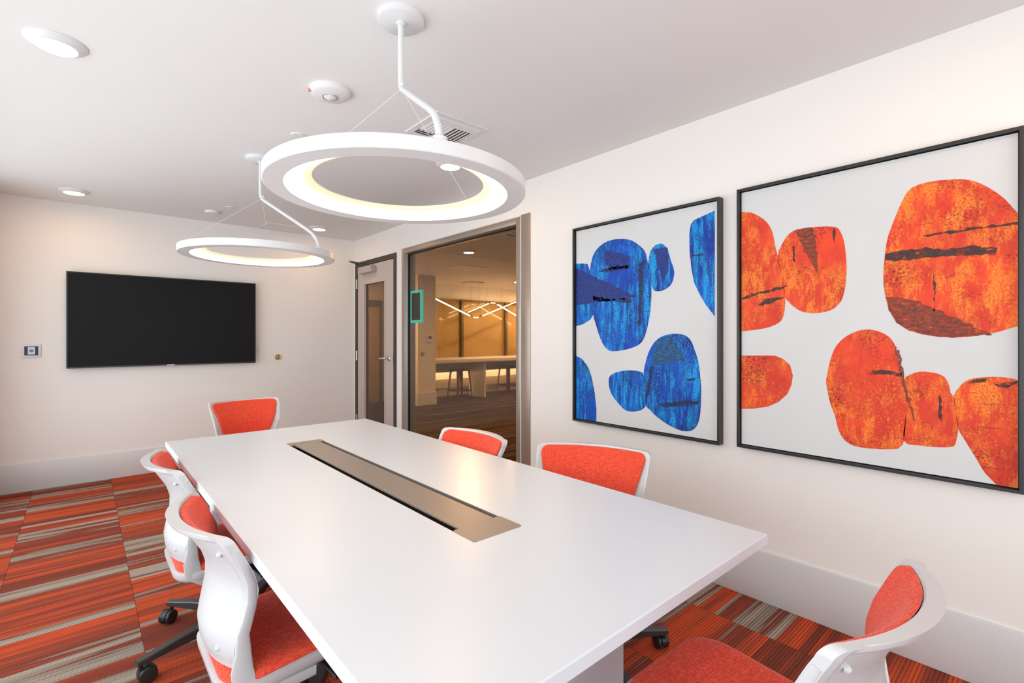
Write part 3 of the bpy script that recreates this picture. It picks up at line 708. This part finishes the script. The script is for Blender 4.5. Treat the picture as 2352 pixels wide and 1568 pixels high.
# ---------------------------------------------------------------- paintings
def painting(yc, zc, w, h, shapes, strokes, mat, label, smats):
    t = thing('painting', (XR, yc, zc), 0, label, 'painting', 'abstract paintings on the right wall')
    m = MB(); f = 0.011
    m.box(-.045, 0, -w/2, w/2, -h/2, -h/2+f); m.box(-.045, 0, -w/2, w/2, h/2-f, h/2)
    m.box(-.045, 0, -w/2, -w/2+f, -h/2+f, h/2-f); m.box(-.045, 0, w/2-f, w/2, -h/2+f, h/2-f)
    m.build('frame', M['artframe'], t, smooth=0)
    bx('backing', M['artframe'], (-.008, -.002, -w/2+f, w/2-f, -h/2+f, h/2-f), t)
    g = f + 0.004
    cv = bx('canvas', M['canvas'], (-.0240, -.008, -w/2+g, w/2-g, -h/2+g, h/2-g), t)
    ly, lz = w/2-g-.0005, h/2-g-.0005
    rng = random.Random(11)
    def flat(name, pts, d, mt):
        P = [(max(-ly, min(ly, y)), max(-lz, min(lz, z))) for y, z in pts]
        m = MB()
        n = len(P)
        if name == 'paint_stroke':              # dry, uneven brush edges
            Q = []
            for i in range(n):
                a, c = Vector(P[i]), Vector(P[(i+1) % n]); ln = (c-a).length
                k = max(1, int(ln/0.012)); nv = Vector((-(c-a).y, (c-a).x)).normalized()
                for j in range(k):
                    v = a.lerp(c, j/k) + nv*rng.uniform(-1, 1)*min(0.0045, 0.0012+ln*0.03)
                    Q.append((max(-ly, min(ly, v.x)), max(-lz, min(lz, v.y))))
            P = Q
        elif n > 12:                              # round the outline
            Q = []
            for i in range(n):
                p0, p1, p2, p3 = (Vector(P[(i+k) % n]) for k in (-1, 0, 1, 2))
                rim = any(abs(abs(v.x)-ly) < .012 or abs(abs(v.y)-lz) < .012 for v in (p1, p2))
                for s in ((0,) if rim else (0, 1/3, 2/3)):
                    q = 0.5*((2*p1) + (p2-p0)*s + (2*p0-5*p1+4*p2-p3)*s*s + (3*p1-p0-3*p2+p3)*s**3)
                    Q.append((max(-ly, min(ly, q.x)), max(-lz, min(lz, q.y))))
            P = Q
        m.rings([[(-.0240, y, z) for y, z in P], [(-.0240-d, y, z) for y, z in P]], False, True)
        return m.build(name, mt, cv, smooth=0)
    for k, p in shapes.items(): flat('paint_shape', p, 0.0006, mat)
    for k, p in strokes.items(): flat('paint_stroke', p, 0.0011, smats.get(k, smats['*']))
    return t
painting(1.659, 1.357, 0.988, 1.262, BLUE_SHAPES, BLUE_STROKES, M['paint_blue'], 'black framed abstract painting of blue rounded shapes on white',
         {'*': M['stroke_navy'], 'W1': M['wedge_navy'], 'W6': M['wedge_teal'], 'W10': M['wedge_navy'], 'W5': M['wedge_navy']})
painting(0.587, 1.368, 0.980, 1.268, RED_SHAPES, RED_STROKES, M['paint_red'], 'black framed abstract painting of orange red rounded shapes on white',
         {'*': M['stroke_black'], 'V3': M['wedge_brown'], 'V4': M['wedge_brown'], 'V8': M['wedge_brown']})

# ---------------------------------------------------------------- conference table
TX0, TX1, TY0, TY1, TZ, TT = 0.318, 1.400, 0.538, 3.050, 0.740, 0.030
tb = thing('conference_table', ((TX0+TX1)/2, (TY0+TY1)/2, 0), 0, 'long white conference table with a taupe metal cable trough', 'table')
cx, cy = (TX0+TX1)/2, (TY0+TY1)/2
hx, hy = (TX1-TX0)/2, (TY1-TY0)/2
gx0, gx1, gy0, gy1 = 0.766-cx, 0.935-cx, 1.020-cy, 2.585-cy
m = MB(); bm = m.bm
def loop(b, z): return [bm.verts.new((x, y, z)) for x, y in ((b[0],b[2]),(b[1],b[2]),(b[1],b[3]),(b[0],b[3]))]
e = 0.0025
ob = (-hx, hx, -hy, hy); ib = (gx0, gx1, gy0, gy1)
o1 = loop((-hx+e, hx-e, -hy+e, hy-e), TZ); o2 = loop(ob, TZ-e); o3 = loop(ob, TZ-TT+e); o4 = loop((-hx+e, hx-e, -hy+e, hy-e), TZ-TT)
i1 = loop(ib, TZ); i2 = loop(ib, TZ-TT)
def strip(a, b):
    for k in range(4): bm.faces.new((a[k], a[(k+1)%4], b[(k+1)%4], b[k]))
strip(i1, o1); strip(o1, o2); strip(o2, o3); strip(o3, o4); strip(o4, i2); strip(i2, i1)
m.build('tabletop', M['laminate'], tb, smooth=0)
tr = bx('cable_trough', M['gap'], (gx0-.01, gx1+.01, gy0-.01, gy1+.01, TZ-.11, TZ-.105), tb)
for b in ((gx0-.01, gx0-.006, gy0-.01, gy1+.01), (gx1+.006, gx1+.01, gy0-.01, gy1+.01), (gx0-.006, gx1+.006, gy0-.01, gy0-.006), (gx0-.006, gx1+.006, gy1+.006, gy1+.01)):
    bx('trough_side', M['gap'], (*b, TZ-.105, TZ-TT), tr)
for b in ((gx0, gx0+.0015), (gx1-.0015, gx1)):
    bx('darkening_liner', M['taupe'], (*b, gy0+.099, gy1-.059, TZ-.10, TZ-.0006), tr)  # liner added to darken the slot's inner walls
def plate(name, y0, y1, inset, z1, r):
    m = MB(); P = rrect((gx1-gx0)/2 - inset, y0, y1, r, 0)
    ox = (gx0+gx1)/2
    m.rings([[(x+ox, y, TZ-.004) for x, y, z in P], [(x+ox, y, z1) for x, y, z in P]])
    return m.build(name, M['taupe'], tb)
plate('trough_end_plate', gy0-.001, gy0+.100, -0.001, TZ+.0012, 0.010)
plate('trough_end_plate', gy1-.060, gy1+.001, -0.001, TZ+.0012, 0.010)
plate('trough_lid', gy0+.1012, gy1-.0612, 0.022, TZ+.0008, 0.001)
for y0, y1 in ((0.90, 0.96), (2.73, 2.79)):
    bx('pedestal', M['laminate'], (0.47-cx, 1.25-cx, y0-cy, y1-cy, 0.0, TZ-TT), tb, 0.003)
bx('stretcher', M['laminate'], (-.02, .02, 0.96-cy, 2.73-cy, 0.30, 0.58), tb)

# ---------------------------------------------------------------- chairs
def lerp_tab(tab, z):
    for (a, va), (b, vb) in zip(tab, tab[1:]):
        if z <= b:
            s = max(0, (z-a)/(b-a)); s = s*s*(3-2*s) if False else s
            return va + (vb-va)*s
    return tab[-1][1]
def sst(a, b, x):
    s = max(0.0, min(1.0, (x-a)/(b-a))); return s*s*(3-2*s)
ZT, ZB = 0.806, 0.425
YC = [(.42,-.245),(.46,-.258),(.50,-.262),(.55,-.252),(.60,-.242),(.65,-.241),(.70,-.256),(.74,-.279),(.78,-.303),(.81,-.318)]
HW = [(.42,.182),(.46,.190),(.52,.203),(.60,.220),(.68,.236),(.76,.247),(.81,.250)]
PW = [(.43,.112),(.50,.140),(.60,.178),(.70,.209),(.76,.226),(.80,.234)]
def half(z):
    w = lerp_tab(HW, z); r = 0.020
    if z > ZT-r: w -= r - math.sqrt(max(0, r*r - (z-ZT+r)**2))*1.0
    rb = 0.035
    if z < ZB+rb: w -= (rb - math.sqrt(max(0, rb*rb - (ZB+rb-z)**2)))*0.9
    return w
def yf(x, z):                                  # front face of the shell
    k = lerp_tab([(.42,.100),(.50,.096),(.60,.080),(.70,.072),(.81,.075)], z)
    u = x/0.25
    return lerp_tab(YC, z) + k*abs(u)**2.1
def tilt(m):
    for v in m.bm.verts: v.co.z += 0.012 + 0.075*v.co.y
def make_chair():
    t = thing('office_chair', (0, 0, 0))
    # --- back shell
    zs = [ZB+d for d in (0,.0008,.003,.007,.012,.018,.026)] + [ZB+.035+(0.76-ZB-.035)*(i/16) for i in range(17)] + [.770, .778, .784, .787, .790, .794, .798, .801, .804, .8055, ZT]
    ss = [math.sin(PI/2*math.sin(PI/2*(-1+2*i/48))) for i in range(49)]
    front, rear = [], []
    for z in zs:
        w = half(z)
        fr, rr = [], []
        for s in ss:
            x = w*s
            y = yf(x, z)
            th = 0.010 + 0.014*sst(.86, .93, abs(s))*sst(ZB, ZB+.05, z)
            lip = (0.012 + 0.018*(1-abs(s)**2.2))*sst(.783, .790, z)
            fr.append((x, y, z)); rr.append((x, y-max(th, lip if lip>th else th), z))
        front.append(fr); rear.append(rr)
    # crescent tips up towards the rear
    m = MB(); bm = m.bm
    F = [[bm.verts.new(p) for p in r] for r in front]; R = [[bm.verts.new(p) for p in r] for r in rear]
    nz, ns = len(zs), len(ss)
    for i in range(nz-1):
        for j in range(ns-1):
            bm.faces.new((F[i][j], F[i][j+1], F[i+1][j+1], F[i+1][j]))
            bm.faces.new((R[i][j+1], R[i][j], R[i+1][j], R[i+1][j+1]))
        for j in (0, ns-1):
            bm.faces.new((F[i][j], F[i+1][j], R[i+1][j], R[i][j]))
    for i in (0, nz-1):
        for j in range(ns-1):
            bm.faces.new((F[i][j], F[i][j+1], R[i][j+1], R[i][j]))
    back = m.build('backrest', M['plastic'], t, smooth=50, label='white moulded plastic back shell')
    # --- back pad
    zp0, zp1 = 0.455, 0.799
    rows = 40
    Fp, Bp = [], []
    for i in range(rows):
        v = i/(rows-1); v = 0.5 - 0.5*math.cos(PI*v); v = 0.5 - 0.5*math.cos(PI*v)
        z = zp0 + (zp1-zp0)*v
        w = lerp_tab(PW, z); r = .030
        if z > zp1-r: w -= r - math.sqrt(max(0, r*r-(z-zp1+r)**2))
        if z < zp0+.05: w -= .05 - math.sqrt(max(0, .05**2-(zp0+.05-z)**2))
        a, b = [], []
        for s in ss:
            x = w*s
            ex = min(1.0, (1-abs(s))*w/0.012); ez = min(1.0, (zp1-z)/0.012, (z-zp0)/0.012)
            edge = max(0.0, 1 - math.hypot(1-ex, 1-ez))
            edge = math.sqrt(max(0, 1-(1-edge)**2))
            a.append((x, yf(x, z)+0.002+0.016*edge, z)); b.append((x, yf(x, z)+0.001, z))
        Fp.append(a); Bp.append(b)
    m = MB(); bm = m.bm
    F = [[bm.verts.new(p) for p in r] for r in Fp]
    for i in range(rows-1):
        for j in range(ns-1):
            bm.faces.new((F[i][j], F[i][j+1], F[i+1][j+1], F[i+1][j]))
    m.build('back_pad', M['fabric'], t, smooth=80, label='red orange woven back pad')
    # --- screws on the rear of the shell
    for s, z in ((-.80,.745), (.80,.745), (-.62,.475), (.62,.475)):
        x = half(z)*s; y = yf(x, z) - .0095
        if s*s > .5: x *= .93; y = yf(x, z) - .012
        MB().lathe([(0.0075,.003),(0.0075,0),(0.0062,-.004),(0.003,-.006),(0,-.0065)], 14, 'Y', (x, y, z)).build('screw', M['plastic'], back)
    # --- brackets joining back and seat
    for s in (-1, 1):                              # J-shaped side plates, flat in the side plane
        P = [(half(z)-.004, yf(half(z), z)-.012, z, w) for z, w in ((.765,.008),(.72,.010),(.67,.011),(.62,.012),(.57,.013),(.53,.015))]
        P += [(.196,-.206,.480,.019),(.195,-.208,.435,.025),(.194,-.202,.395,.029),(.192,-.166,.362,.024),(.188,-.105,.350,.017),(.182,-.02,.348,.014)]
        rs = []
        for i, (x, y, z, w) in enumerate(P):
            a, c = P[max(i-1, 0)], P[min(i+1, len(P)-1)]
            d = Vector((0, c[1]-a[1], c[2]-a[2])).normalized()
            n = Vector((0, -d.z, d.y))
            p = Vector((x*s, y, z)); h = Vector((.0065*s, 0, 0))
            rs.append([p+n*w+h*.6, p+n*w*.75+h, p-n*w*.75+h, p-n*w+h*.6, p-n*w-h*.6, p-n*w*.75-h, p+n*w*.75-h, p+n*w-h*.6])
        MB().rings(rs).build('back_bracket', M['plastic'], t, smooth=60)
    # --- seat
    m = MB()
    m.rings([rrect(.14,-.19,.16,.06,.345,8), rrect(.190,-.243,.215,.09,.357,8,.03), rrect(.206,-.257,.228,.095,.378,8,.03), rrect(.208,-.259,.230,.096,.398,8,.03), rrect(.200,-.250,.221,.09,.400,8,.03)])
    tilt(m); m.build('seat_pan', M['plastic'], t, smooth=50)
    m = MB()
    lay = [(.195,-.245,.216,.397),(.198,-.248,.219,.405),(.197,-.247,.218,.414),(.191,-.241,.212,.421),(.176,-.225,.196,.426),(.150,-.19,.155,.4275),(.08,-.12,.09,.426)]
    m.rings([rrect(a,b,c,min(.09,a*.45),z,8,.03) for a,b,c,z in lay])
    tilt(m); m.build('seat_cushion', M['fabric'], t, smooth=80, label='red orange woven seat cushion')
    # --- mechanism, column, base
    bx('mechanism', M['black'], (-.075, .075, -.10, .10, .285, .345), t, 0.01)
    MB().tube([(.075,.02,.315),(.17,.03,.312),(.20,.035,.308)], .006, 8).build('lever', M['black'], t)
    MB().lathe([(0,.10),(.030,.10),(.030,.20),(.022,.205),(.022,.29),(0,.29)], 20).build('gas_column', M['black'], t)
    bs = MB().lathe([(0,.072),(.045,.072),(.052,.085),(.052,.118),(.036,.128),(0,.128)], 30).build('base_hub', M['base'], t)
    RB = 0.37
    for k in range(5):
        a = math.radians(-1 + 72*k)
        ca, sa = math.cos(a), math.sin(a)
        sec = [(.040,.026,.076,.122),(.12,.023,.078,.119),(.24,.020,.078,.110),(.34,.017,.074,.096),(RB+.014,.015,.072,.091)]
        m = MB()
        m.rings([[(d*ca - w*sa*q, d*sa + w*ca*q, z) for q, z in ((-1,z0),(1,z0),(1,z1-.004),(.8,z1),(-.8,z1),(-1,z1-.004))] for d, w, z0, z1 in sec])
        m.build('base_arm', M['base'], bs, smooth=30)
        # caster
        ta = a + 0.9 + k*1.3
        ct, st_ = math.cos(ta), math.sin(ta)
        px, py = RB*ca, RB*sa
        ox, oy = px - .020*ct, py - .020*st_
        m = MB().lathe([(0,.05),(.008,.05),(.008,.074),(0,.074)], 12, o=(px, py, 0))
        hood = []
        for q in (-.009, .009):
            hood.append([(ox - q*st_ + .031*math.cos(g)*ct, oy + q*ct + .031*math.cos(g)*st_, .030+.031*math.sin(g)) for g in [PI*i/12*1.15-.2 for i in range(13)]] +
                        [(ox - q*st_ + .014*math.cos(g)*ct, oy + q*ct + .014*math.cos(g)*st_, .030+.014*math.sin(g)) for g in [PI*i/12*1.15-.2 for i in range(12, -1, -1)]])
        m.rings(hood)
        cs = m.build('caster', M['black'], t, smooth=40)
        for q in (-1, 1):
            rs = []
            for r, o in ((.018,.010),(.0285,.011),(.030,.014),(.030,.020),(.0275,.024),(.020,.0255),(.004,.0262)):
                rs.append([(ox - q*o*st_ + r*math.cos(g)*ct, oy + q*o*ct + r*math.cos(g)*st_, .030+r*math.sin(g)) for g in [2*PI*i/24 for i in range(24)]])
            MB().rings(rs).build('wheel', M['black'], cs, smooth=40)
    return t
proto = make_chair()
spots = [
    (0.512, 1.578, -90, 'white office chair with red pad on the left side, nearest to the camera'),
    (0.514, 2.360, -90, 'white office chair with red pad on the left side, second from the camera'),
    (0.970, 3.920, 187.9, 'white office chair with red pad at the far end, before the television'),
    (1.211, 1.955, 91, 'white office chair with red pad on the right side, before the glass panel'),
    (1.452, 1.262, 116.6, 'white office chair with red pad turned before the blue painting'),
    (1.130, 0.487, -2, 'white office chair with red seat at the near end, in the bottom right corner'),
]
for i, (x, y, a, lb) in enumerate(spots):
    c = proto if i == 0 else copy_tree(proto)
    c.location = (x, y, 0); c.rotation_euler = (0, 0, math.radians(a))
    c.scale = (1, 1, 0.983)
    tag(c, lb, 'chair', 'office chairs around the table')

# ---------------------------------------------------------------- lounge things
t = thing('counter', (0, 8.10, 0), 0, 'long pale counter below the amber lounge windows', 'counter')
bx('countertop', M['counter'], (5.075, 9.55, 0, 0.84, 0.755, 0.83), t, 0.003)
bx('back_rail', M['counter'], (5.075, 9.55, 0.60, 0.64, 0.53, 0.755), t)
for x in (6.39, 7.92, 9.40):
    bx('support_panel', M['counter'], (x, x+.04, 0.05, 0.60, 0, 0.755), t)
bx('heater', plain('ledge_paint', (0.42, 0.33, 0.23), .6), (5.08, 9.5, 8.90, LYW-.002, 0.17, 0.36), label='low boxed ledge along the wall below the counter', cat='ledge')
t = thing('added_strip_light', (0, 8.76, 0.60), 0, 'thin warm strip light added under the counter to brighten the low wall', 'strip light')  # added lamp behind the rail, brightens the wall below the counter
bx('lamp', M['bar_light'], (5.2, 9.3, 0, .03, -.008, 0), t)
bx('channel', M['white'], (5.2, 9.3, -.004, .034, 0, .015), t)

def stool(x, y, label):
    t = thing('bar_stool', (x, y, 0), 0, label, 'stool', 'red metal stools at the counter')
    m = MB(); m.rings([rrect(.160,-.160,.160,.035,.575), rrect(.166,-.166,.166,.035,.600), rrect(.160,-.160,.160,.035,.612), rrect(.145,-.145,.145,.03,.614), rrect(.05,-.05,.05,.02,.610)], cap0=False)
    m.build('seat', M['stool'], t, smooth=50)
    for sx in (-1, 1):
        for sy in (-1, 1):
            P0, P1 = Vector((.148*sx,.148*sy,.60)), Vector((.195*sx,.195*sy,0))
            m = MB()
            rs = []
            for q, w in ((0,.052),(.35,.044),(1,.024)):
                p = P0.lerp(P1, q); d = .004
                rs.append([(p.x, p.y, p.z), (p.x - sx*w, p.y, p.z), (p.x - sx*w, p.y - sy*d, p.z), (p.x - sx*d, p.y - sy*d, p.z), (p.x - sx*d, p.y - sy*w, p.z), (p.x, p.y - sy*w, p.z)])
            m.rings(rs); m.build('leg', M['stool'], t, smooth=0)
    for s in (-1, 1):
        bx('foot_rail', M['stool'], (-.175, .175, s*.176-.004, s*.176+.004, .155, .178), t)
        bx('foot_rail', M['stool'], (s*.176-.004, s*.176+.004, -.175, .175, .155, .178), t)
stool(5.905, 8.36, 'dark red metal stool at the counter, nearer the grey wall end')
stool(7.36, 8.50, 'dark red metal stool at the counter, beside the right window jamb')

# zigzag linear pendant over the counter
t = thing('zigzag_pendant', (6.2, 8.30, ZC), 0, 'zigzag pendant of thin glowing bars above the lounge counter', 'pendant lamp')
def bar(p, q, y):
    a, b = Vector((p[0]-6.2, y, p[1]-ZC)), Vector((q[0]-6.2, y, q[1]-ZC))
    d = (b-a).normalized(); n = Vector((-d.z, 0, d.x))
    if n.z < 0: n = -n
    def bx2(lo, hi, hy, nm, mt, par):
        m = MB(); m.rings([[c + n*lo + Vector((0,-hy,0)), c + n*hi + Vector((0,-hy,0)), c + n*hi + Vector((0,hy,0)), c + n*lo + Vector((0,hy,0))] for c in (a, b)])
        return m.build(nm, mt, par, smooth=0)
    h = bx2(0.005, 0.018, .010, 'bar_housing', M['mullion'], t)
    bx2(-0.011, 0.005, .010, 'light_bar', M['bar_light'], h)
fr = [(4.93,2.17),(5.221,2.061),(6.152,1.716),(6.230,1.697),(6.337,1.697),(6.419,1.723),(7.481,2.107),(7.97,2.285)]
for k in (1, 3, 5): bar(fr[k], fr[k+1], 0)
bar(fr[6], fr[7], 0)
bk = [(5.894,1.672),(6.30,1.825),(6.874,2.04),(6.937,2.053),(7.051,2.053),(7.115,2.031),(7.766,1.761),(8.2,1.60)]
for k in (1, 3, 5, 6): bar(bk[k], bk[k+1], 0.30)
def joint(p, y):
    x, z = p[0]-6.2, p[1]-ZC
    bx('joint', M['mullion'], (x-.03, x+.03, y-.012, y+.012, z-.010, z+.02), t)
for p in (fr[2], fr[5]): joint(p, 0)
for p in (bk[2], bk[5]): joint(p, .30)
m = MB().box(-.17, .17, -.17, .17, -.02, 0); m.build('canopy', M['fixture'], t, smooth=0)
for x in (-.05, .20):
    MB().tube([(x if x<.16 else .15, 0, -.02), (x-.0, 0, 1.74-ZC)], .002, 6).build('cable', M['mullion'], t)
for y, x in ((.30, .62), (.30, 1.05)):
    MB().tube([(x, y, 0), (x, y, 2.06-ZC)], .002, 6).build('cable', M['mullion'], t)

# small fittings on the wall stub and the glass
t = thing('room_tablet', (XR+gx+.004, 4.325, 1.42), 0, 'small tablet with a teal glowing edge mounted on the glass', 'tablet')
MB().box(0, .022, -.108, .108, 0, .325).build('glow_rim', M['teal'], t, smooth=0)
bx('back_plate', M['black'], (-.003, 0, -.078, .082, .026, .300), t)
MB().tube([(-.004,.05,.28),(-.004,-.05,.05)], .0025, 6).build('wire', M['gap'], t)
t = thing('lounge_thermostat', (4.924, 7.95, 1.184), 0, 'pale thermostat on the grey wall end beyond the glass', 'thermostat')
bx('plate', M['fixture'], (-.057, .057, -.012, 0, 0, .124), t)
bx('display', M['black'], (-.03, .03, -.014, -.012, .06, .11), t)
t = thing('lounge_bumper', (4.763, 7.95, 0.966), 0, 'round metal door bumper on the grey wall end beyond the glass', 'door stop')
MB().lathe([(0,0),(0.045,0),(0.045,-.008),(0.03,-.02),(0.0,-.014)], 24, 'Y').build('cup', M['closer'], t)
